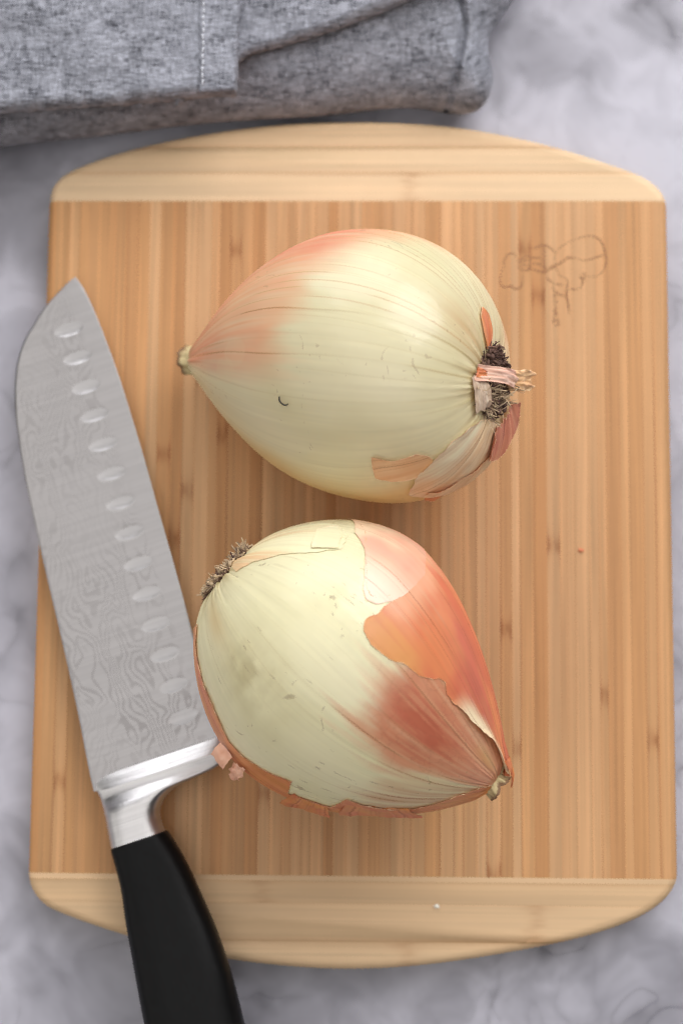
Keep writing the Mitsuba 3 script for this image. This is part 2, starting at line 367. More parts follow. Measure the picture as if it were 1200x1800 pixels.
def tube(path, rad, sides=5):
    """An open tube with closed tapering ends along a polyline (n,3)."""
    path = np.asarray(path, float)
    rad = np.broadcast_to(rad, len(path)).astype(float)
    t = np.gradient(path, axis=0)
    t /= np.linalg.norm(t, axis=1, keepdims=True) + 1e-12
    a = np.array([0.3, 0.2, 0.93]) if abs(t[0] @ [0.3, 0.2, 0.93]) < 0.9 else np.array([1.0, 0, 0])
    ns = []
    for k in range(len(path)):
        a = a - t[k] * (a @ t[k])
        a /= np.linalg.norm(a) + 1e-12
        ns.append(a)
    ns = np.array(ns)
    b = np.cross(t, ns)
    ang = np.arange(sides) * 2 * np.pi / sides
    v = path[:, None] + rad[:, None, None] * (np.cos(ang)[None, :, None] * ns[:, None] + np.sin(ang)[None, :, None] * b[:, None])
    n = len(path)
    i, j = np.meshgrid(np.arange(n - 1), np.arange(sides), indexing='ij')
    p, q = i * sides + j, i * sides + (j + 1) % sides
    f = np.concatenate([np.stack([p, q, q + sides], -1).reshape(-1, 3), np.stack([p, q + sides, p + sides], -1).reshape(-1, 3)])
    caps = [[0, k + 1, k] for k in range(1, sides - 1)] + [[(n - 1) * sides, (n - 1) * sides + k, (n - 1) * sides + k + 1] for k in range(1, sides - 1)]
    return v.reshape(-1, 3), np.vstack([f, caps])


def join(parts):
    vs, fs, us, at = [], [], [], 0
    for p in parts:
        vs.append(p[0])
        fs.append(np.asarray(p[1]) + at)
        if len(p) > 2:
            us.append(p[2])
        at += len(p[0])
    return np.vstack(vs), np.vstack(fs), (np.vstack(us) if us else None)


def fill_polygon(poly, step, rings=(), extra=None):
    """Triangulates a shapely polygon: boundary samples, offset rings, an inner jittered grid. Returns points (n,2), triangles, distance to the edge."""
    rng = np.random.default_rng(int(abs(poly.area) * 1e7) % 99991)
    line = poly.exterior
    pts = [np.array([line.interpolate(s).coords[0] for s in np.arange(0, line.length, step)])]
    for d in rings:
        g = poly.buffer(-d)
        for q in getattr(g, 'geoms', [g]):
            if not q.is_empty:
                pts.append(np.array([q.exterior.interpolate(s).coords[0] for s in np.arange(0, q.exterior.length, step)]))
    x0, y0, x1, y1 = poly.bounds
    gx, gy = np.meshgrid(np.arange(x0, x1, step * 1.1), np.arange(y0, y1, step * 1.1))
    g = np.stack([gx.ravel(), gy.ravel()], 1)
    g += rng.uniform(-.25, .25, g.shape) * step
    inner = poly.buffer(-max(list(rings) + [0]) - step * 0.6)
    shapely.prepare(inner)
    g = g[shapely.contains_xy(inner, g[:, 0], g[:, 1])]
    pts.append(g)
    if extra is not None:
        e = extra[shapely.contains_xy(poly, extra[:, 0], extra[:, 1])]
        pts.append(e)
    p = np.unique(np.round(np.vstack(pts), 7), axis=0)
    tri = Delaunay(p).simplices
    c = p[tri].mean(1)
    shapely.prepare(poly)
    tri = tri[shapely.contains_xy(poly.buffer(1e-9), c[:, 0], c[:, 1])]
    e1, e2 = p[tri[:, 1]] - p[tri[:, 0]], p[tri[:, 2]] - p[tri[:, 0]]
    cr = e1[:, 0] * e2[:, 1] - e1[:, 1] * e2[:, 0]
    tri = tri[np.abs(cr) > 1e-14]
    cr = cr[np.abs(cr) > 1e-14]
    tri[cr < 0] = tri[cr < 0][:, ::-1]
    used, inv = np.unique(tri, return_inverse=True)
    p, tri = p[used], inv.reshape(-1, 3)
    return p, tri, shapely.distance(line, shapely.points(p))


def shell(top, bottom, tri):
    """A closed sheet from two point sets over the same triangles."""
    n = len(top)
    e = np.concatenate([tri[:, [0, 1]], tri[:, [1, 2]], tri[:, [2, 0]]])
    k = e[:, 0] * n + e[:, 1]
    back = e[:, 1] * n + e[:, 0]
    b = e[~np.isin(k, back)]
    side = np.concatenate([np.stack([b[:, 0], b[:, 0] + n, b[:, 1]], 1), np.stack([b[:, 1], b[:, 0] + n, b[:, 1] + n], 1)])
    return np.vstack([top, bottom]), np.vstack([tri, tri[:, ::-1] + n, side])


def add_sheet(key, top, bottom, tri, mat, uv, flip=False):
    """A thin closed sheet whose two faces keep their own normals."""
    if flip:
        tri = tri[:, ::-1]
    V_, F_ = shell(top, bottom, tri)
    n = meshkit.arrays(trimesh.Trimesh(top, tri, process=False), True)[2]
    path = meshkit.write_ply(trimesh.Trimesh(V_, F_, process=False), True, np.vstack([uv, uv]), None, normals=np.vstack([n, -n]))
    scene[key] = {'type': 'ply', 'filename': path, 'face_normals': False, 'bsdf': {'type': 'ref', 'id': mat}}


def smooth_closed(pts, n=240, closed=True):
    from scipy.interpolate import splprep, splev
    pts = np.array(pts, float)
    if closed:
        pts = np.vstack([pts, pts[:1]])
    tck, _ = splprep(pts.T, s=0, per=closed, k=min(3, len(pts) - 1))
    return np.stack(splev(np.linspace(0, 1, n, endpoint=not closed), tck), 1)


# ------------------------------------------------------------------ setting: the marble counter
gx = np.linspace(-1.6, 1.6, 41)
P = np.stack([*np.meshgrid(gx, gx, indexing='ij'), np.zeros((41, 41))], -1).reshape(-1, 3)
slab = trimesh.creation.box((3.2, 3.2, 0.03))
slab.apply_translation([0, 0, -0.015])
scene['marble_counter'] = mikit.ply(slab, 'marble')
labels['marble_counter'] = {'label': 'pale grey marble counter with soft darker veins under everything', 'category': 'counter', 'kind': 'structure'}

# ------------------------------------------------------------------ cutting board
mm = 0.001
top_edge = [(-123.9, 139.1), (-120.5, 143.9), (-112.5, 148.7), (-98.7, 153.9), (-75.6, 159.9), (-52.4, 164.0), (-29.3, 166.6), (-6.1, 167.5), (17.0, 167.2), (40.0, 165.3),
            (63.0, 161.2), (86.0, 155.2), (104.2, 149.0), (115.6, 144.3), (122.3, 139.0), (125.0, 132.5)]
bottom_edge = [(124.9, -133.4), (121.4, -140.3), (113.6, -146.7), (100.5, -152.6), (83.2, -157.7), (61.5, -162.2), (39.8, -165.9), (18.2, -168.4), (-5.7, -169.3), (-25.3, -168.4),
               (-47.1, -166.1), (-69.1, -162.0), (-88.9, -157.0), (-111.0, -149.8), (-118.8, -146.0), (-123.4, -140.6), (-125.1, -133.6)]
t_ = smooth_closed(top_edge, 120, closed=False)
b_ = smooth_closed(bottom_edge, 120, closed=False)
outline = Polygon(np.vstack([t_, [[125.0, 60]], [[125.0, -60]], b_, [[-125.1, -60]], [[-124.9, 60]], [[-124.9, 132.0]]]) * mm).convex_hull.buffer(0)
rad = 0.0036
ring_pts = []
for k in range(7):
    a = k / 6 * math.pi / 2
    o = outline.buffer(-rad * (1 - math.sin(a)) - 1e-6, quad_segs=8)
    xy = np.array(o.exterior.coords)[:-1]
    ring_pts.append(np.c_[xy, np.full(len(xy), ZT - rad + rad * math.cos(a))])
    r2 = 0.002
    o2 = outline.buffer(-r2 * (1 - math.sin(a)) - 1e-6, quad_segs=8)
    xy = np.array(o2.exterior.coords)[:-1]
    ring_pts.append(np.c_[xy, np.full(len(xy), r2 - r2 * math.cos(a) + 0.0003)])
board = m3.Manifold.hull_points(np.vstack(ring_pts))
labels['cutting_board'] = {'label': 'honey coloured bamboo cutting board with paler curved ends lying on the marble', 'category': 'cutting board'}


def box_between(x0, x1, y0, y1):
    return m3.Manifold.cube((x1 - x0, y1 - y0, 0.1)).translate((x0, y0, -0.05))


def numbered(base, k):
    return base if k == 0 else f'{base}_{k:03d}'


rng = np.random.default_rng(5)
xs = [-0.1265]
while xs[-1] < 0.1205:
    xs.append(xs[-1] + rng.choice([0.0028, 0.0036, 0.0043, 0.0049, 0.0055]) * rng.uniform(0.9, 1.1))
xs[-1] = 0.1265
g = 0.0


def board_piece(key, man, mat, sid, lo, hi, axis):
    m = man.to_mesh()
    tm = trimesh.Trimesh(m.vert_properties[:, :3], m.tri_verts, process=False)
    tm = trimesh.graph.smooth_shade(tm, angle=np.radians(24), facet_minarea=None)
    v = np.array(tm.vertices)
    f = np.clip((v[:, axis] - lo) / (hi - lo), 0.002, 0.998)
    uv = np.c_[sid + f, v[:, 1 - axis]]
    scene[key] = mikit.ply(tm, mat, smooth=True, uv=uv)


Y1, Y0 = 0.1334, -0.1340
for k in range(len(xs) - 1):
    piece = board ^ box_between(xs[k] + g, xs[k + 1] - g, Y0 + g, Y1 - g)
    board_piece(numbered('cutting_board__strip', k), piece, 'bamboo_middle', k + 40, xs[k], xs[k + 1], 0)
ends = [(Y1, 0.1455), (0.1455, 0.1562), (0.1562, 0.18), (-0.1360, Y0), (-0.1444, -0.1360), (-0.1586, -0.1444), (-0.18, -0.1586)]
for k, (a, b) in enumerate(ends):
    piece = board ^ box_between(-0.2, 0.2, a + g, b - g)
    board_piece(numbered('cutting_board__end_strip', k), piece, 'bamboo_end', k + 140, a, b, 1)


def ribbon(path, width, z, seg=6):
    path = np.array(path, float) * mm
    if len(path) > 2:
        path = smooth_closed(path, len(path) * seg, closed=False)
    t = np.gradient(path, axis=0)
    t /= np.linalg.norm(t, axis=1, keepdims=True)
    nrm = np.stack([-t[:, 1], t[:, 0]], 1)
    s = np.linspace(0, 1, len(path))
    w = width * (0.75 + 0.35 * np.sin(s * 9 + path[0, 0] * 900)) * np.minimum(1, 0.35 + 6 * np.minimum(s, 1 - s))
    a, b = path + nrm * w[:, None] / 2, path - nrm * w[:, None] / 2
    n = len(path)
    top = np.r_[np.c_[a, np.full(n, z)], np.c_[b, np.full(n, z)]]
    i = np.arange(n - 1)
    tri = np.vstack([np.stack([i, i + n, i + 1], 1), np.stack([i + 1, i + n, i + n + 1], 1)])
    bot = top.copy()
    bot[:, 2] = ZT - 0.0002
    return shell(top, bot, tri)


marks = [
    [(64.2, 110.0), (62.7, 112.0), (61.1, 111.4), (59.6, 109.1), (59.1, 105.5), (58.0, 102.4), (58.7, 98.4), (60.2, 97.9), (62.2, 98.4), (63.7, 97.3), (65.4, 97.5), (66.7, 99.7), (67.0, 103.3)],
    [(64.6, 109.1), (66.8, 109.6), (69.0, 110.9), (69.6, 108.2), (69.8, 105.5), (66.8, 105.1), (64.6, 106.9)],
    [(64.9, 108.0), (66.5, 108.3), (68.9, 109.4)], [(65.3, 106.2), (67.0, 107.0), (69.3, 106.4)], [(69.3, 111.2), (69.7, 109.0), (69.5, 106.0), (69.9, 104.8)],
    [(69.9, 114.1), (72.9, 114.5), (75.6, 115.2), (78.2, 113.9), (79.9, 111.8), (79.9, 109.1), (79.8, 106.4), (78.1, 105.5), (75.5, 104.2), (72.9, 104.6), (70.3, 105.5)],
    [(70.3, 110.0), (72.5, 110.0), (75.1, 109.1), (75.5, 106.9), (75.0, 105.1)], [(70.5, 107.3), (72.6, 107.6), (74.4, 107.0)],
    [(75.8, 115.9), (75.5, 113.2), (75.7, 110.0), (75.9, 106.9), (75.9, 102.9)],
    [(79.9, 111.8), (80.8, 113.2), (84.3, 115.9), (88.2, 117.9), (91.7, 118.8), (94.8, 119.0), (97.4, 117.7), (99.1, 115.0), (99.9, 111.8), (100.3, 109.2), (99.4, 105.6), (97.7, 103.3), (94.6, 102.2), (92.0, 102.4), (90.3, 102.4)],
    [(76.4, 105.5), (79.9, 106.9), (82.5, 108.2), (85.1, 110.0), (87.7, 110.0), (90.8, 109.1), (93.8, 109.4), (96.9, 110.5), (99.9, 111.4)],
    [(84.5, 110.8), (85.6, 109.8), (87.0, 110.4)], [(89.5, 103.0), (91.0, 101.6), (91.9, 103.0), (90.6, 103.6)],
    [(79.8, 106.4), (80.7, 104.7), (82.0, 102.4), (84.2, 101.5), (84.8, 99.7), (84.3, 96.2), (84.5, 91.7), (85.1, 86.8)],
    [(84.9, 100.5), (84.6, 96.2), (84.8, 91.7), (85.3, 87.2)],
    [(90.3, 102.4), (90.7, 99.7), (89.3, 97.5), (87.2, 97.1), (85.6, 97.3)],
    [(76.3, 102.4), (78.1, 100.2), (80.7, 99.1), (82.8, 98.8)],
    [(78.7, 98.4), (79.8, 96.2), (81.9, 94.8), (84.1, 93.9)], [(79.1, 96.2), (80.6, 95.7), (79.3, 94.4), (80.8, 93.8)],
    [(79.1, 92.6), (80.3, 91.7), (79.3, 90.6), (80.3, 89.4), (79.3, 88.3), (80.4, 87.2), (79.2, 86.2), (80.2, 85.2)],
    [(78.8, 82.8), (80.1, 84.1), (81.2, 83.2), (80.1, 82.3), (79.0, 82.6)], [(78.6, 84.2), (80.8, 84.6), (81.4, 84.0)]]
V, F, _ = join([ribbon(m, 0.00066, ZT + 0.00004) for m in marks])
add('cutting_board__burnt_drawing', V, F, 'burnt_line', smooth=False)


# ------------------------------------------------------------------ onions
class Onion:
    """A body turned round a slightly bent axis. v runs along the meridian from root (0) to neck (1); lam is the angle round the axis in degrees, 90 facing up."""

    def __init__(self, c, phi, th, prof, bend, seed):
        R, Lr, Lt, pr, qr, at, bt, rn = prof
        s = np.cos(np.linspace(np.pi, 0, 400)) * 0.5 + 0.5
        x = np.r_[-Lr * (1 - s), (Lt * s)[1:]]
        r = np.r_[R * np.maximum(1 - (1 - s) ** pr, 1e-9) ** (1 / qr),
                  ((R - rn) * np.maximum(1 - s ** at, 0) ** bt + rn * np.sqrt(np.clip((1 - s) / .04, 0, 1)))[1:]]
        al = np.r_[0, np.cumsum(np.hypot(np.diff(x), np.diff(r)))]
        self.L = al[-1]
        self.v = np.linspace(0, 1, 801)
        self.x, self.r = np.interp(self.v * self.L, al, x), np.interp(self.v * self.L, al, r)
        self.c = np.array(c)
        self.a = np.array([math.cos(phi) * math.cos(th), math.sin(phi) * math.cos(th), -math.sin(th)])
        self.s = np.array([-math.sin(phi), math.cos(phi), 0])
        self.up = np.cross(self.a, self.s)
        self.k, self.seed = bend, seed

    def relief(self, lam, v):
        rad_ = np.radians(lam)
        env = 0.85 * np.exp(-(v / .11) ** 2) + 0.55 * np.exp(-((1 - v) / .10) ** 2) + 0.05
        q = np.stack([np.cos(rad_) * 7.5, np.sin(rad_) * 7.5, v * 1.6 + self.seed], -1)
        rid = meshkit.fbm(q, 2, self.seed) - 0.5
        q2 = np.stack([np.cos(rad_) * 22, np.sin(rad_) * 22, v * 2.2 + self.seed], -1)
        rid2 = meshkit.noise(q2, self.seed + 3) - 0.5
        q3 = np.stack([np.cos(rad_) * 1.2, np.sin(rad_) * 1.2, v * 3 + self.seed], -1)
        big = meshkit.fbm(q3, 2, self.seed + 9) - 0.5
        return rid * env * 0.0034 + rid2 * env * 0.0011 + big * 0.0016

    def at(self, lam, v, h=0.0, relief=True):
        lam, v = np.asarray(lam, float), np.asarray(v, float)
        x, r = np.interp(v, self.v, self.x), np.interp(v, self.v, self.r)
        dx, dr_ = np.gradient(self.x, self.v), np.gradient(self.r, self.v)
        tx, tr = np.interp(v, self.v, dx), np.interp(v, self.v, dr_)
        ln = np.hypot(tx, tr)
        nx, nr = -tr / ln, tx / ln                 # outward normal in the profile plane
        d = h + (self.relief(lam, v) * np.clip(r / 0.008, 0, 1) if relief else 0)
        x = x + nx * d
        x = x + 0.0032 * np.exp(-(r / 0.012) ** 2) * (v < 0.3)      # hollow at the root
        r = np.maximum(r + nr * d, 0)
        X = x / .06
        off = self.k[0] * X ** 2 + self.k[1] * X ** 3 + self.k[2] * X
        rad_ = np.radians(lam)
        return (self.c + x[..., None] * self.a + off[..., None] * self.s
                + r[..., None] * (np.cos(rad_)[..., None] * self.s + np.sin(rad_)[..., None] * self.up))

    def body(self, key, mat, nu=540, nv=320):
        lam = np.linspace(-90, 270, nu + 1)
        v = np.linspace(0.0005, 0.9995, nv)
        L, V_ = np.meshgrid(lam, v, indexing='ij')
        Ll = np.where(L == 270, -90, L)
        P_ = self.at(Ll, V_).reshape(-1, 3)
        f = grid_faces(nu + 1, nv)
        tm = trimesh.Trimesh(P_, f[:, ::-1], process=False)
        n = meshkit.arrays(tm, True)[2].reshape(nu + 1, nv, 3)
        seam = n[0] + n[-1]
        n[0] = n[-1] = seam / np.linalg.norm(seam, axis=1, keepdims=True)
        uv = np.c_[np.clip((L.ravel() + 90) / 360, 0, 1), V_.ravel()]
        path = meshkit.write_ply(tm, True, uv, None, normals=n.reshape(-1, 3))
        scene[key] = {'type': 'ply', 'filename': path, 'face_normals': False, 'bsdf': {'type': 'ref', 'id': mat}}
        return P_

    def skin(self, key, poly, mat, h=0.0003, curl=0.0006, reach=0.004, ragged=0.0006, step=0.0011, seed=1, lift=None, thick=0.00014, wave=0.0003, torn=True, edge_mat='torn_edge'):
        """A papery sheet over the (lam, v) polygon, hugging the body, its torn edge lifting a little."""
        Rm = 0.9 * self.r.max() * math.pi / 180
        pts = np.array(poly, float) * [Rm, self.L]
        line = Polygon(pts).exterior
        s = np.arange(0, line.length, step * 0.6)
        q = np.array([line.interpolate(t).coords[0] for t in s])
        t = np.roll(q, -1, 0) - np.roll(q, 1, 0)
        t /= np.linalg.norm(t, axis=1, keepdims=True) + 1e-12
        n = np.stack([t[:, 1], -t[:, 0]], 1)
        qq = np.c_[q * 260, np.full(len(q), seed * 3.1)]
        amp = (meshkit.fbm(qq, 3, seed) - 0.5) * 2 + 1.0 * (meshkit.noise(np.c_[q * 1100, np.full(len(q), seed)], seed + 2) - 0.5)
        pl = Polygon(q + n * (amp * ragged)[:, None]).buffer(0)
        if pl.geom_type != 'Polygon':
            pl = max(pl.geoms, key=lambda z: z.area)
        pl = Polygon(pl.exterior)
        p, tri, d = fill_polygon(pl, step, rings=(step * 0.7,))
        lam, v = p[:, 0] / Rm, p[:, 1] / self.L
        wv = meshkit.fbm(np.c_[p * 130, np.full(len(p), seed)], 2, seed + 5)
        hh = h + curl * np.exp(-d / reach) * (0.25 + 1.5 * wv) + wave * (meshkit.noise(np.c_[p * 210, np.full(len(p), seed + .5)], seed) - 0.25)
        hh = np.maximum(hh, h * 0.5)
        if lift is not None:
            hh = hh + lift(lam, v, d)
        top, bot = self.at(lam, v, hh), self.at(lam, v, hh - thick)
        # lam turns so that the sheet's outside follows the body's outward normal
        nn = np.cross(top[tri[:, 1]] - top[tri[:, 0]], top[tri[:, 2]] - top[tri[:, 0]])
        uv = np.c_[np.mod(lam + 90, 360) / 360, v]
        add_sheet(key, top, bot, tri, mat, uv, flip=(nn * (top[tri].mean(1) - self.c)).sum() < 0)
        if torn:
            rim = np.array(pl.exterior.coords)[:-1]
            near = cKDTree(p).query(rim)[1]
            path = self.at(rim[:, 0] / Rm, rim[:, 1] / self.L, hh[near])
            w = 0.00003 + 0.00028 * np.clip(meshkit.noise(np.c_[rim * 520, np.full(len(rim), seed)], seed) - 0.42, 0, 1)
            V_, F_ = tube(np.vstack([path, path[:1]]), np.r_[w, w[:1]], 4)
            add(key + '__torn_edge', V_, F_, edge_mat)

    def frame_at(self, lam, v, h=0.0):
        e = 0.4
        p = self.at(lam, v, h, False)
        n = self.at(lam, v, h + 1e-3, False) - p
        n /= np.linalg.norm(n)
        m_ = self.at(lam, min(v + 0.004, 1), h, False) - p
        m_ /= np.linalg.norm(m_)
        return p, n, m_, np.cross(n, m_)

    def fibres(self, seed, n, rmax, l0, l1, spread, droop, rad_=0.00032, lam_range=(0, 360), rmin=0.0, curl=1.0, out=1.0):
        """Thin curling rootlets from the root disc."""
        rg = np.random.default_rng(seed)
        parts = []
        base_x = -np.interp(0, self.v, self.x)
        for k in range(n):
            rr = rmin + (rmax - rmin) * math.sqrt(rg.uniform())
            la = rg.uniform(*lam_range)
            d = math.cos(math.radians(la)) * self.s + math.sin(math.radians(la)) * self.up
            vv = np.interp(rr, self.r[:200], self.v[:200])
            p = self.at(la, vv, -0.0004, False)
            # straight out along the axis, splayed by the distance from the middle
            dirn = -self.a * out + d * spread * (rr / rmax) + rg.normal(0, 0.35, 3)
            dirn /= np.linalg.norm(dirn)
            ln = rg.uniform(l0, l1)
            m = 7
            path = [p]
            bendv = rg.normal(0, 1, 3) * curl
            for j in range(m):
                dirn = dirn + bendv * 0.16 + np.array([0, 0, -1]) * droop * 0.1 + rg.normal(0, 0.16, 3)
                dirn /= np.linalg.norm(dirn)
                path.append(path[-1] + dirn * ln / m)
            r_ = rad_ * rg.uniform(0.6, 1.5)
            V_, F_ = tube(path, np.linspace(1, 0.45, m + 1) * r_, 4)
            parts.append((V_, F_, np.c_[np.full(len(V_), k + 0.5), np.repeat(np.linspace(0, 1, m + 1), 4)]))
        return join(parts)

    def root_plate(self, key, rmax, seed):
        la = np.linspace(0, 360, 73)[:-1]
        rr = np.linspace(0, 1, 14)
        A, Rr = np.meshgrid(la, rr, indexing='ij')
        lim = rmax * (0.86 + 0.28 * meshkit.noise(np.stack([np.cos(np.radians(A)) * 3, np.sin(np.radians(A)) * 3, A * 0 + seed], -1), seed))
        rad_ = Rr * lim
        vv = np.interp(rad_, self.r[:200], self.v[:200])
        h = 0.0016 * (1 - Rr ** 4) + 0.0016 * (meshkit.fbm(np.stack([rad_ * np.cos(np.radians(A)) * 500, rad_ * np.sin(np.radians(A)) * 500, A * 0], -1), 3, seed) - 0.4) - 0.0012 * (Rr > 0.97)
        P_ = self.at(A, vv, h, False)
        f = grid_faces(72, 14, wrap_u=True)
        add(key, P_.reshape(-1, 3), f, 'root_plate', smooth=True)

    def root_crumbs(self, key, rmax, seed, n=150):
        """Bits of dry soil and broken root stuck among the hairs."""
        rg = np.random.default_rng(seed)
        ico = trimesh.creation.icosphere(subdivisions=1, radius=1.0)
        parts = []
        for k in range(n):
            la, rr = rg.uniform(0, 360), rmax * math.sqrt(rg.uniform())
            p = self.at(la, np.interp(rr, self.r[:200], self.v[:200]), rg.uniform(0.0006, 0.0030), False)
            v = ico.vertices * rg.uniform(0.5, 1.3, 3) * rg.uniform(0.0003, 0.0011) * (1 + rg.normal(0, .18, (len(ico.vertices), 1)))
            parts.append((p + v, ico.faces, np.c_[np.full(len(v), k + .5), np.full(len(v), rg.uniform(0, .8))]))
        V_, F_, U_ = join(parts)
        add(key, V_, F_, 'root_dark' if seed < 80 else 'root_tan', uv=U_, smooth=True)
        labels[key] = {'kind': 'stuff', 'label': 'dry brown crumbs among the roots'}

    def neck(self, key, seed, r0, length, layers, mat='neck_dry', flare=0.0):
        """Dried ends of the leaf bases: ragged nested sleeves at the tip."""
        rg = np.random.default_rng(seed)
        parts = []
        p0 = self.at(np.array(0.0), np.array(0.985), 0, False) * 0 + self.c + self.a * np.interp(0.985, self.v, self.x)
        X = np.interp(0.985, self.v, self.x) / .06
        p0 = p0 + self.s * (self.k[0] * X ** 2 + self.k[1] * X ** 3 + self.k[2] * X)
        for k in range(layers):
            na, nh = 44, 9
            ra = r0 * (1 - 0.27 * k)
            la = np.linspace(0, 2 * np.pi, na, endpoint=False)
            hs = np.linspace(0, 1, nh)
            A, H = np.meshgrid(la, hs, indexing='ij')
            rag = meshkit.fbm(np.stack([np.cos(A) * 2.6, np.sin(A) * 2.6, A * 0 + seed + k * 7.0], -1), 3, seed + k)
            hl = -0.004 + H * (0.004 + length * (0.35 + 1.3 * rag) * (1 - 0.15 * k))
            fold = 1 + 0.20 * (meshkit.noise(np.stack([np.cos(A) * 4, np.sin(A) * 4, H * 1.5 + k], -1), seed + 4) - 0.5) * 2
            rr = ra * fold * (1 + flare * H ** 2 * (rag - 0.2))
            for sgn in (0, 1):
                r_ = rr - 0.00018 * sgn
                P_ = p0 + hl[..., None] * self.a + r_[..., None] * (np.cos(A)[..., None] * self.s + np.sin(A)[..., None] * self.up)
                f = grid_faces(na, nh, wrap_u=True)
                parts.append((P_.reshape(-1, 3), f if sgn else f[:, ::-1], np.c_[A.ravel() / 6.3, (H ** 2).ravel() * 0.9]))
        V_, F_, U_ = join(parts)
        add(key, V_, F_, mat, uv=U_)


ONE = Onion([0.01006, 0.05397, 0.06844], math.radians(172.70), math.radians(25.97), (0.0496, 0.0461, 0.0828, 2.0205, 2.623, 2.2165, 1.1836, 0.0040), (0.00265, 0.0002, -0.00443), 3)
TWO = Onion([-0.00716, -0.05131, 0.06657], math.radians(-39.68), math.radians(1.96), (0.0509, 0.0497, 0.0745, 1.7711, 1.8887, 1.8803, 0.8506, 0.0040), (-0.00243, 0.00599, -0.00385), 8)
for o in (ONE, TWO):                               # let each onion rest on the board
    la_, v_ = np.meshgrid(np.linspace(-180, 180, 181), np.linspace(0.02, 0.98, 121), indexing='ij')
    o.c[2] += ZT + 0.0002 - o.at(la_, v_)[..., 2].min()

labels['onion'] = {'label': 'upper onion, mostly bare pale green with a blushed side and its root end facing right', 'category': 'onion', 'group': 'onions on the cutting board'}
labels['onion_001'] = {'label': 'lower onion half covered by orange papery skin, touching the knife blade', 'category': 'onion', 'group': 'onions on the cutting board'}

# --- upper onion
ONE.body('onion__body', 'onion_one')
ONE.root_plate('onion__root_plate', 0.0125, 4)
V, F, U = ONE.fibres(11, 460, 0.0128, 0.002, 0.0052, 0.9, 0.2, 0.00042, (80, 250), curl=2.8, out=0.6)
add('onion__root_hair', V, F, 'root_dark', uv=U)
V, F, U = ONE.fibres(12, 330, 0.0125, 0.004, 0.0095, 0.5, 0.5, 0.00036, (-110, 80), curl=3.2, out=0.55)
add('onion__root_hair_001', V, F, 'root_tan', uv=U)
ONE.root_crumbs('onion__root_crumbs', 0.0125, 71, 190)
labels['onion__root_hair'] = {'kind': 'stuff', 'label': 'dark brown shrivelled root hairs'}
labels['onion__root_hair_001'] = {'kind': 'stuff', 'label': 'tan curling root hairs'}
ONE.neck("onion__neck", 21, 0.0060, 0.0030, 5, flare=0.0)
ONE.skin('onion__skin', [(39, .337), (33, .343), (26, .350), (22, .325), (20.5, .29), (20, .25), (28, .225), (33, .235), (36, .25), (35, .297)], 'skin_scrap', h=0.0003, curl=0.0005, reach=0.0015, ragged=0.0004, seed=3)
labels['onion__skin'] = {'label': 'small square orange scrap of skin left on the bare lower side'}
ONE.skin('onion__skin_001', [(28, .095), (34, .126), (33, .17), (30, .21), (23, .262), (14, .295), (8, .310), (0, .295), (-12, .26), (-32, .245), (-50, .20), (-50, .10), (-15, .075), (8, .075)],
         'skin_pale', h=0.0006, curl=0.0007, reach=0.003, ragged=0.0007, seed=4, wave=0.0007)
labels['onion__skin_001'] = {'label': 'pale translucent veil of skin below the root'}
ONE.skin('onion__skin_002', [(4, .28), (-4, .30), (-25, .32), (-60, .33), (-75, .25), (-75, .14), (-30, .15), (-8, .20)], 'skin_under', h=0.0002, curl=0.0010, reach=0.003, ragged=0.0008, seed=5)
ONE.skin('onion__skin_003', [(-14, .09), (-18, .13), (-24, .165), (-45, .175), (-70, .165), (-86, .12), (-76, .08), (-40, .075)], 'skin_red', h=0.0010, curl=0.0012, reach=0.003, ragged=0.0016, seed=6,
         lift=lambda lam, v, d: 0.0022 * np.clip((-lam - 20) / 40, 0, 1) * np.clip(v / .15, 0, 1.2))
labels['onion__skin_003'] = {'label': 'dark red flap of skin hanging beside the root'}
ONE.skin('onion__skin_004', [(139, .075), (143, .105), (147, .135), (158, .15), (166, .135), (168, .10), (162, .070)], 'skin_under', h=0.0004, curl=0.0003, reach=0.001, ragged=0.0004, seed=7)


def sheet(key, corners, mat, nu=26, nv=16, bulge=0.0, crumple=0.0006, seed=1, ragged=0.08, thick=0.00018, lamv=(0, .1)):
    """A loose scrap of dry skin between four corners (p00, p10, p11, p01), a little bowed and crumpled, with torn ends."""
    a, b, c, d = (np.asarray(q, float) for q in corners)
    u, v = np.meshgrid(np.linspace(0, 1, nu), np.linspace(0, 1, nv), indexing='ij')
    n1 = meshkit.fbm(np.stack([u * 0, v * 5, v * 0 + seed], -1), 3, seed)
    n2 = meshkit.fbm(np.stack([u * 0 + 9, v * 5, v * 0 + seed], -1), 3, seed + 1)
    uu = u + (u - 0.5) * (np.where(u > 0.5, n1, n2) - 0.5) * 2 * ragged * 3
    m1 = meshkit.fbm(np.stack([u * 4, u * 0 + 3, u * 0 + seed], -1), 3, seed + 2)
    vv = v + (v - 0.5) * (m1 - 0.5) * 2 * ragged * 2
    P_ = (1 - uu)[..., None] * ((1 - vv)[..., None] * a + vv[..., None] * d) + uu[..., None] * ((1 - vv)[..., None] * b + vv[..., None] * c)
    nrm = np.cross(b - a, d - a)
    nrm /= np.linalg.norm(nrm)
    if nrm[2] < 0:
        nrm = -nrm
    hh = bulge * 4 * u * (1 - u) + crumple * 2 * (meshkit.fbm(np.stack([u * 4, v * 7, u * 0 + seed], -1), 3, seed + 6) - 0.5)
    top = P_ + hh[..., None] * nrm
    f = grid_faces(nu, nv)
    flip = np.cross(b - a, d - a)[2] < 0
    uv = np.c_[0.3 + v.ravel() * 0.1 + seed * 0.01, 0.1 + u.ravel() * 0.1]
    add_sheet(key, top.reshape(-1, 3), (top - nrm * thick).reshape(-1, 3), f, mat, uv, flip=flip)


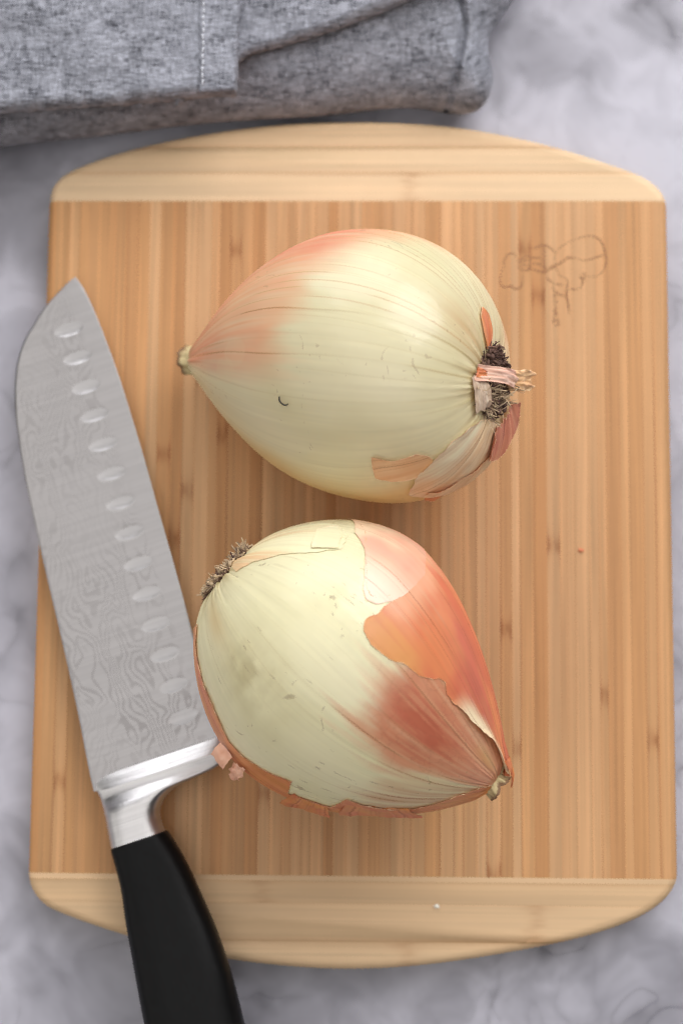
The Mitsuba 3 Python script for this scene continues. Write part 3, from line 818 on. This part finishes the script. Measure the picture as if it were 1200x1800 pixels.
def on(o, lam, v, h):
    return o.at(np.array(float(lam)), np.array(float(v)), h, False)


# scraps over and beside the root
sheet('onion__skin_scrap', [on(ONE, 98, .098, .0016), on(ONE, 230, .055, .0060), on(ONE, 262, .06, .0050), on(ONE, 80, .086, .0022)], 'skin_white', bulge=0.0035, seed=3, crumple=0.0008)
labels['onion__skin_scrap'] = {'label': 'pinkish white strip of skin lying across the roots'}
sheet('onion__skin_scrap_001', [on(ONE, 84, .104, .0012), on(ONE, 40, .100, .0014), on(ONE, 30, .060, .0040), on(ONE, 84, .058, .0040)], 'skin_tan', bulge=0.001, seed=5, ragged=0.04)
labels['onion__skin_scrap_001'] = {'label': 'tan stub of old skin at the edge of the roots'}
sheet('onion__skin_scrap_002', [on(ONE, 230, .06, .0030), on(ONE, 240, .115, .0085), on(ONE, 262, .12, .0085), on(ONE, 270, .06, .0030)], 'skin_scrap', bulge=0.001, seed=6, ragged=0.16, crumple=0.0012)
labels['onion__skin_scrap_002'] = {'label': 'thin pale scrap of skin sticking out past the roots'}
sheet('onion__skin_scrap_003', [on(ONE, 97, .092, .0022), on(ONE, 97, .070, .0042), on(ONE, 85, .068, .0042), on(ONE, 84, .094, .0022)], 'skin_under', seed=7, ragged=0.05)

# --- lower onion
TWO.body('onion_001__body', 'onion_two')
TWO.root_plate('onion_001__root_plate', 0.0118, 6)
V, F, U = TWO.fibres(31, 760, 0.0112, 0.0025, 0.0062, 0.6, 0.0, 0.00044, (0, 360), curl=1.9)
add('onion_001__root_hair', V, F, 'root_tan', uv=U)
V, F, U = TWO.fibres(32, 150, 0.0125, 0.002, 0.005, 0.9, 0.0, 0.00036, (0, 360), curl=1.4)
add('onion_001__root_hair_001', V, F, 'root_dark', uv=U)
TWO.root_crumbs('onion_001__root_crumbs', 0.0115, 81, 120)
labels['onion_001__root_hair'] = {'kind': 'stuff', 'label': 'bushy tan tuft of root hairs'}
labels['onion_001__root_hair_001'] = {'kind': 'stuff', 'label': 'short dark root hairs'}
TWO.neck('onion_001__neck', 41, 0.0040, 0.0030, 4, flare=0.9)
outer = [(10, .29), (28, .33), (44.5, .369), (54, .395), (61, .419), (63, .437), (60, .457), (56, .470), (57.5, .477), (62.5, .469), (66, .472), (69, .462), (72, .461), (75.5, .473), (77, .499), (75.5, .543),
         (73, .567), (71, .595), (70, .617), (66, .643), (63, .651), (61.5, .667), (64.5, .689), (64.5, .713), (62, .737), (61, .778), (57.5, .818), (52, .858), (47.5, .905), (46, .96), (20, .985), (-20, .975), (-70, .9),
         (-80, .6), (-70, .33), (-25, .25)]


def tear_lift(lam, v, d):
    near_tip = np.clip((v - .70) / .15, 0, 1)
    return 0.0017 * near_tip * np.exp(-d / 0.0035) * (lam > 30) + 0.0012 * np.clip((v - .9) / .07, 0, 1)


TWO.skin('onion_001__skin', outer, 'skin_orange', h=0.00016, curl=0.00012, wave=0.00015, reach=0.002, ragged=0.0005, seed=11, lift=tear_lift)
labels['onion_001__skin'] = {'label': 'large sheet of orange papery skin with a torn edge'}
lobe = [(8, .283), (20, .302), (36, .325), (45.5, .369), (54.5, .395), (63, .419), (65.5, .437), (64, .458), (59, .474), (52, .487), (44, .492), (34, .492), (18, .47), (0, .45), (-14, .42), (-18, .33), (-10, .27)]
TWO.skin('onion_001__skin_001', lobe, 'skin_lobe', h=0.0003, curl=0.0001, wave=0.0001, edge_mat='torn_edge_pale', torn=False, reach=0.0015, ragged=0.0004, seed=12)
labels['onion_001__skin_001'] = {'label': 'pale pink rounded lobe of thin skin over the orange skin'}
under = [(150, .15), (153, .19), (154.5, .269), (152.5, .325), (154, .373), (156, .409), (153, .471), (149.5, .515), (146, .556), (154, .560), (161, .568), (158, .600), (158, .655), (143, .669), (145, .711), (147, .774), (145, .815),
         (135, .86), (122, .90), (110, .93), (100, .965), (130, .985), (190, .97), (230, .85), (240, .55), (230, .25), (185, .14)]
TWO.skin('onion_001__skin_002', under, 'skin_under', h=0.0002, curl=0.0003, wave=0.00015, reach=0.003, ragged=0.0007, seed=13)
labels['onion_001__skin_002'] = {'label': 'ragged orange skin peeping out along the lower left side'}
TWO.skin('onion_001__skin_003', [(76, .068), (50, .060), (20, .075), (22, .12), (28, .17), (25, .235), (30, .278), (40, .318), (51, .330), (57.5, .295), (64, .228), (74, .165), (86, .135), (82, .09)], 'skin_veil_fine',
         h=0.00014, curl=0.0001, wave=0.0001, reach=0.0015, ragged=0.0008, seed=14, torn=False)
labels['onion_001__skin_003'] = {'label': 'thin peach tinted veil of skin beside the root'}
TWO.skin('onion_001__skin_004', [(39, .250), (33, .282), (42, .310), (52, .324), (56.5, .276), (48, .262)], 'skin_glossy', h=0.0004, curl=0.0002, edge_mat='torn_edge_pale', reach=0.001, ragged=0.0003, seed=15)
labels['onion_001__skin_004'] = {'label': 'small clear glossy flake that catches the light'}
sheet('onion_001__skin_scrap_003', [on(TWO, 158, .572, .0002), on(TWO, 170, .562, .0030), on(TWO, 171, .665, .0022), on(TWO, 160, .655, .0002)], 'skin_under', bulge=0.0003, seed=15, ragged=0.07)
sheet('onion_001__skin_scrap_004', [on(TWO, 145, .672, .0002), on(TWO, 164, .680, .0014), on(TWO, 158, .840, .0028), on(TWO, 145, .800, .0006)], 'skin_under', bulge=0.0004, seed=16, ragged=0.05)
# spike of skin past the neck and crumbs of skin on the left side
sheet('onion_001__skin_scrap', [on(TWO, 44, .93, .0018), on(TWO, 36, .995, .0050), on(TWO, 26, .995, .0052), on(TWO, 18, .93, .0020)], 'skin_under', bulge=0.001, seed=9, ragged=0.05)
sheet('onion_001__skin_scrap_001', [on(TWO, 163, .395, .0012), on(TWO, 166, .402, .0058), on(TWO, 165, .436, .0060), on(TWO, 161, .432, .0014)], 'skin_flake', bulge=0.0006, seed=10, nu=12, nv=10, ragged=0.05, crumple=0.0003)
sheet('onion_001__skin_scrap_002', [on(TWO, 163, .440, .0014), on(TWO, 168, .450, .0062), on(TWO, 167, .470, .0050), on(TWO, 162, .468, .0014)], 'skin_flake', bulge=0.0004, seed=12, nu=12, nv=10, ragged=0.2, crumple=0.0008)

# ------------------------------------------------------------------ knife: local x towards the tip, y towards the back, z up
KO, KX = np.array([-0.07389343, -0.09206269]), np.array([-0.32240669, 0.94660125])
KY = np.array([-KX[1], KX[0]])
KL = 0.1952


def knife_world(L):
    L = np.asarray(L, float)
    z = ZT + 0.0115 + (0.003 - 0.0115) * np.clip(L[..., 0] / KL, -0.62, 1.0)
    xy = KO + L[..., :1] * KX + L[..., 1:2] * KY
    return np.concatenate([xy, (z + L[..., 2])[..., None]], -1)


edge = np.array([(-2, -25.8), (0.1, -26.0), (44.2, -27.7), (69.8, -28.8), (94.8, -29.5), (122.8, -30.4), (144.9, -30.6), (169.3, -29.8), (188.3, -27.9), (195.2, -26.0)]) * mm
spine = np.array([(-2, 26.1), (-0.1, 26.0), (29.3, 23.2), (56.4, 21.2), (86.3, 19.4), (108.3, 17.9), (123.6, 16.6), (139.1, 14.6), (149.4, 12.8), (158.9, 10.2), (168.0, 6.6), (175.8, 1.6), (181.5, -4.3),
                  (187.2, -10.8), (191.7, -18.2), (194.4, -23.4), (195.2, -25.9)]) * mm
from scipy.interpolate import PchipInterpolator
ye, ys = PchipInterpolator(edge[:, 0], edge[:, 1]), PchipInterpolator(spine[:, 0], spine[:, 1])
dimples = np.array([(175.3, -17.3), (163.4, -17.3), (150.8, -17.0), (138.9, -16.8), (126.6, -16.6), (114.4, -16.4), (102.2, -16.4), (89.7, -16.1), (76.8, -15.9), (64.6, -15.6), (52.0, -15.2), (40.1, -15.0), (27.3, -14.7), (14.4, -14.4)]) * mm
sx = np.r_[np.linspace(-0.002, 0.17, 760), np.linspace(0.1702, 0.1952, 190)]
ty = np.linspace(0, 1, 190)
X, Tt = np.meshgrid(sx, ty, indexing='ij')
Yl = ye(X) + (ys(X) - ye(X)) * Tt
de, ds = Yl - ye(X), ys(X) - Yl
half = 0.00012 + 0.00095 * np.clip(Yl + 0.029, 0, 0.055) / 0.055
half = np.minimum(half, 0.00004 + 0.20 * de)                       # the ground edge
half = half - 0.00030 * np.exp(-ds / 0.00035)                       # eased back
half = np.maximum(half, 0.00004)
top = half.copy()
for cx, cy in dimples:
    q = ((X - cx) / 0.0029) ** 2 + ((Yl - cy - (X - cx) * 0.10) / 0.0060) ** 2
    top -= 0.00050 * np.clip(1 - q, 0, 1) ** 0.9
blade_top = knife_world(np.stack([X, Yl, top], -1)).reshape(-1, 3)
blade_bot = knife_world(np.stack([X, Yl, -half], -1)).reshape(-1, 3)
f = grid_faces(*X.shape)
nn = np.cross(blade_top[f[:, 1]] - blade_top[f[:, 0]], blade_top[f[:, 2]] - blade_top[f[:, 0]])[:, 2].sum()
add_sheet('kitchen_knife__blade', blade_top, blade_bot, f, 'blade_steel', np.c_[X.ravel(), Yl.ravel()], flip=nn < 0)
labels['kitchen_knife'] = {'label': 'broad dimpled steel kitchen knife with black handle lying across the left side of the board', 'category': 'knife'}
labels['kitchen_knife__blade'] = {'label': 'wavy patterned steel blade with a row of oval hollows'}


def loft(stations, nt, sect):
    """stations: (x, y_right, y_left, half thickness); sect(ang) -> (c, s) superellipse."""
    ang = np.linspace(0, 2 * np.pi, nt, endpoint=False)
    c, s = sect(ang)
    pts_, uvs = [], []
    for x, yr, yl, hz in stations:
        ym, yw = (yr + yl) / 2, (yl - yr) / 2
        pts_.append(np.stack([np.full(nt, x), ym + yw * c, hz * s], 1))
        uvs.append(np.stack([np.full(nt, x), ym + yw * c], 1))
    P_ = np.array(pts_)
    n = len(stations)
    f_ = grid_faces(nt, n, wrap_u=True)
    V_ = P_.transpose(1, 0, 2).reshape(-1, 3)
    U_ = np.array(uvs).transpose(1, 0, 2).reshape(-1, 2)
    for end in (0, n - 1):
        cen = len(V_)
        V_ = np.vstack([V_, P_[end].mean(0)])
        U_ = np.vstack([U_, U_[end]])
        i = np.arange(nt)
        tri = np.stack([np.full(nt, cen), i * n + end, ((i + 1) % nt) * n + end], 1)
        f_ = np.vstack([f_, tri if end else tri[:, ::-1]])
    return V_, f_, U_


def superellipse(p, q):
    return lambda a: (np.sign(np.cos(a)) * np.abs(np.cos(a)) ** (2 / p), np.sign(np.sin(a)) * np.abs(np.sin(a)) ** (2 / q))


# bolster: a raised lip against the blade, a long heel on the edge side, a round neck into the handle
bx = np.array([1.9, 1.7, 1.2, 0.4, -0.6, -1.8, -3, -4.5, -6, -7.2, -8.2, -8.8, -9.3, -10, -11, -12.3, -14, -16.5, -19.5, -22.5, -25.5]) * mm
yr_ = PchipInterpolator(np.array([-25.5, -22.7, -19.5, -16.5, -14, -12.3, -11, -10, -9.3, -8.8, -8.2, -7.2, -6, -3, 1.9]) * mm, np.array([4.2, 4.9, 4.9, 4.2, 2.6, 0.6, -1.8, -5.0, -9.2, -14.5, -19.5, -22.6, -24.2, -25.3, -25.9]) * mm)
yl_ = PchipInterpolator(np.array([-25.5, -20, -12, -6, -3, -1, 1.9]) * mm, np.array([26.3, 25.7, 24.9, 24.6, 24.9, 25.7, 26.0]) * mm)
nx_, nt_ = 110, 110
xb = np.r_[np.linspace(0.0029, -0.0135, 90), np.linspace(-0.014, -0.0255, 40)]
tb = np.sin(np.linspace(-1, 1, nt_) * np.pi / 2)
Xb, Tb = np.meshgrid(xb, tb, indexing='ij')
Yr, Yl2 = yr_(Xb), yl_(Xb)
Yb = (Yr + Yl2) / 2 + (Yl2 - Yr) / 2 * Tb


def sstep(a, b, x):
    t = np.clip((x - a) / (b - a), 0, 1)
    return t * t * (3 - 2 * t)


lip = np.clip((0.0026 - Xb) / 0.0052, 0, 1) ** 0.9 * sstep(-0.0062, -0.0020, Xb) + 0.55 * sstep(-0.0020, -0.0062, Xb)
neck_ = sstep(-0.0008, -0.0125, Xb) * sstep(-0.022, 0.006, Yb)
Hb = 0.0010 + 0.0027 * lip + 0.0050 * neck_ 
prof_ = np.maximum(1 - np.abs(Tb) ** 3.2, 0) ** 0.5
back = np.where(Tb < 0, sstep(-0.0115, -0.0065, Xb), 0)
zb = np.maximum(Hb * prof_, 0.00002)
bt_ = knife_world(np.stack([Xb, Yb, zb], -1)).reshape(-1, 3)
bb_ = knife_world(np.stack([Xb, Yb, -zb], -1)).reshape(-1, 3)
f = grid_faces(*Xb.shape)
V, F = shell(bt_, bb_, f)
if np.cross(V[f[:, 1]] - V[f[:, 0]], V[f[:, 2]] - V[f[:, 0]])[:, 2].sum() < 0:
    F = F[:, ::-1]
uv = np.c_[Xb.ravel(), Yb.ravel()]
add('kitchen_knife__bolster', V, F, 'bolster_steel', uv=np.vstack([uv, uv]))
labels['kitchen_knife__bolster'] = {'label': 'bright polished steel bolster with a raised lip'}
hl = PchipInterpolator(np.array([-150, -138, -125, -108, -90, -71.3, -52.3, -36.7, -24.3]) * mm, np.array([24, 31, 34.0, 34.2, 32.9, 30.9, 28.7, 26.6, 26.3]) * mm)
hr = PchipInterpolator(np.array([-150, -138, -125, -101.2, -79.6, -65.6, -51.5, -38.1, -27.4, -24.3]) * mm, np.array([8, 1.5, -0.4, -2.4, -3.4, -2.9, -1.4, 0.4, 3.0, 4.1]) * mm)
xh = np.r_[np.linspace(-0.0244, -0.026, 4), np.linspace(-0.028, -0.149, 60)]
st = [(x, hr(x) + (0.0005 if k == 0 else 0), hl(x) - (0.0005 if k == 0 else 0), (0.0083 + 0.0024 * sstep(-0.03, -0.09, x) - 0.003 * sstep(-0.138, -0.15, x)) - (0.0005 if k == 0 else 0)) for k, x in enumerate(xh)]
V, F, U = loft(st, 72, superellipse(2.5, 2.9))
V = knife_world(V)
add('kitchen_knife__handle', V, F, 'handle_black', uv=U)
labels['kitchen_knife__handle'] = {'label': 'smooth black handle widening towards its end'}

# ------------------------------------------------------------------ folded napkin
labels['cloth_napkin'] = {'label': 'folded grey chambray napkin with stitched hem behind the top of the board', 'category': 'napkin'}


def puffy(key, poly, zlo, zhi, zmid, wtop, wbot, step, crease=None, seed=1, rough=0.0006, base=None, ragged=0.0):
    """A folded cloth layer: a closed cushion with rounded sides over the plan outline."""
    pl = Polygon(np.array(poly) * mm).buffer(0)
    if ragged:
        line = pl.exterior
        q = np.array([line.interpolate(s).coords[0] for s in np.arange(0, line.length, 0.0012)])
        t = np.roll(q, -1, 0) - np.roll(q, 1, 0)
        t /= np.linalg.norm(t, axis=1, keepdims=True)
        am = meshkit.fbm(np.c_[q * 300, q[:, 0] * 0 + seed], 3, seed) - 0.5
        pl = Polygon(q + np.stack([t[:, 1], -t[:, 0]], 1) * (am * ragged)[:, None]).buffer(0)
    rings = [wtop * (1 - math.cos(a)) for a in np.linspace(0.18, math.pi / 2, 9)]
    extra = None
    if crease is not None:
        cl = LineString(np.array(crease) * mm)
        s = np.arange(0, cl.length, step * 0.7)
        e = []
        for off in (-0.0028, -0.0018, -0.0010, -0.0004, 0.0004, 0.0010, 0.0018, 0.0028):
            o = cl.parallel_offset(abs(off), 'left' if off > 0 else 'right')
            e += [o.interpolate(t).coords[0] for t in s if t < o.length]
        extra = np.array(e)
    p, tri, d = fill_polygon(pl, step, rings=rings, extra=extra)
    up = np.sqrt(1 - (1 - np.clip(d / wtop, 0, 1)) ** 2)
    dn = np.sqrt(1 - (1 - np.clip(d / wbot, 0, 1)) ** 2)
    q3 = np.c_[p, np.full(len(p), seed * 0.1)]
    wr = (meshkit.fbm(q3 * [38, 55, 1], 3, seed) - 0.5) * 2 * rough * 3 + (meshkit.fbm(q3 * [420, 420, 1], 2, seed + 3) - 0.5) * rough
    zb_ = base(p) if base is not None else 0.0
    zt = zmid + zb_ + (zhi - zmid) * up + wr * up
    if crease is not None:
        dc = shapely.distance(cl, shapely.points(p))
        zt = zt - 0.0026 * np.exp(-(dc / 0.0011) ** 2) * 1.4 + 0.0014 * np.exp(-((dc - 0.0032) / 0.0016) ** 2)
    zl = zmid + zb_ - (zmid - zlo) * dn
    V_, F_ = shell(np.c_[p, zt], np.c_[p, zl], tri)
    add(key, V_, F_, 'chambray', smooth=True)
    return p, zt


A = [(-230, 146), (-190, 149), (-162.6, 152.3), (-144.2, 156.0), (-109.6, 159.9), (-75.0, 164.2), (-40.5, 167.3), (-6.0, 170.0), (16.9, 172.6), (26.1, 172.4), (35.3, 170.4), (43.5, 169.8), (50.3, 172.0), (54.1, 178.0), (55.0, 185.5),
     (53.4, 193.3), (53.0, 199), (55.8, 206), (62.5, 216.1), (69.5, 229), (84, 248), (112, 258), (150, 262), (160, 300), (150, 335), (-230, 335)]
A = smooth_closed(A, 300)
seam = [(39.0, 226), (38.6, 214), (41.6, 207.5), (43.1, 201), (42.0, 194), (40.6, 185), (38.6, 175.8), (36.0, 169.5), (32.5, 164.5)]


def roll(p):
    return 0.0105 * np.exp(-((p[:, 1] - 0.197 - 0.10 * (p[:, 0] + 0.0)) / 0.020) ** 2) * sstep(0.062, 0.030, p[:, 0]) * sstep(-0.08, -0.02, p[:, 0]) - 0.004 * sstep(0.03, 0.06, p[:, 0])


def cushion(p):
    return 0.010 * (meshkit.fbm(np.c_[p * 16, p[:, 0] * 0], 2, 4) - 0.5)


puffy('cloth_napkin__lower_fold', A, 0.0008, 0.0450, 0.0190, 0.052, 0.016, 0.0022, crease=seam, seed=2, rough=0.0011, base=lambda p: cushion(p) * np.clip(sstep(0.150, 0.20, p[:, 1]), 0, 1))
Cc = [(-70, 162), (-48.8, 177), (-41.0, 183.5), (-27.7, 187.2), (-14.4, 191.3), (-3.4, 195.0), (7.7, 199.4), (18.8, 203.8), (32.1, 209.8), (45.4, 218.6), (58, 242.0), (60, 318), (-70, 318)]
puffy('cloth_napkin__middle_fold', Cc, 0.0400, 0.0480, 0.0440, 0.0035, 0.0035, 0.0018, seed=5, rough=0.0005, ragged=0.0010, base=lambda p: 0.006 * sstep(0.19, 0.24, p[:, 1]))
B = [(-235, 151.5), (-180, 154.3), (-155.1, 156.9), (-137.4, 159.4), (-117.5, 160.6), (-99.9, 161.8), (-80.1, 163.6), (-61.3, 165.1), (-46.6, 166.0), (-45.8, 168), (-45.5, 182.3), (-45.0, 203.1), (-44.5, 217.1), (-44.9, 325), (-235, 325)]
puffy('cloth_napkin__top_fold', B, 0.0415, 0.0515, 0.0465, 0.0036, 0.0034, 0.0018, seed=7, rough=0.0007, ragged=0.0016, base=lambda p: 0.005 * sstep(0.165, 0.24, p[:, 1]) * sstep(-0.03, -0.12, p[:, 0]))
Hm = [(-60.0, 164.8), (-46.0, 165.6), (-45.4, 182), (-44.8, 203), (-44.4, 217), (-44.7, 322), (-60.8, 322), (-61.0, 217), (-60.6, 189)]
hp, hz = puffy('cloth_napkin__hem', Hm, 0.0500, 0.0532, 0.0515, 0.0013, 0.0013, 0.0012, seed=9, rough=0.0003, ragged=0.0006, base=lambda p: 0.005 * sstep(0.165, 0.24, p[:, 1]) * sstep(-0.03, -0.12, p[:, 0]))
labels['cloth_napkin__hem'] = {'label': 'folded hem strip with a line of pale stitches'}
tree_ = cKDTree(hp)
parts = []
for y in np.arange(0.1675, 0.318, 0.0026):
    q = []
    for k in range(5):
        yy = y + k / 4 * 0.0019
        xx = -0.0586 + 0.00015 * math.sin(yy * 900)
        q.append((xx, yy, hz[tree_.query([xx, yy])[1]] + 0.0001 + 0.0004 * math.sin(k / 4 * math.pi)))
    parts.append(tube(q, 0.00034, 6))
V, F, _ = join(parts)
add('cloth_napkin__stitching', V, F, 'thread')
labels['cloth_napkin__stitching'] = {'kind': 'stuff', 'label': 'row of pale stitches'}

# ------------------------------------------------------------------ crumbs and stray hairs


def crumb(key, x, y, r, mat, seed, flat=0.45):
    m = trimesh.creation.icosphere(subdivisions=3, radius=1.0)
    n = meshkit.fbm(m.vertices * 1.6 + seed, 3, seed)
    v = m.vertices * (0.55 + 0.9 * n[:, None]) * [r, r * 0.75, r * flat]
    v[:, 2] += ZT - v[:, 2].min()
    v[:, :2] += [x, y]
    add(key, v, m.faces, mat)


crumb('skin_crumb', 0.0890, -0.0077, 0.0010, 'crumb_orange', 2)
labels['skin_crumb'] = {'label': 'tiny orange crumb of onion skin on the bare right half of the board', 'category': 'crumb'}
crumb('white_crumb', 0.0327, -0.1450, 0.0011, 'crumb_white', 3)
labels['white_crumb'] = {'label': 'tiny pale crumb on the lower end of the board', 'category': 'crumb'}
hair = np.array([on(ONE, l, v, 0.0007) for l, v in ((62.5, .515), (61, .516), (60, .513), (59.3, .507), (59.3, .500), (60.0, .495))])
V, F = tube(hair, np.array([.9, 1, 1, 1, .9, .6]) * 0.0003, 6)
add('dark_hair', V, F, 'dark_fibre')
labels['dark_hair'] = {'label': 'short dark hooked hair on the bare face of the upper onion', 'category': 'hair'}
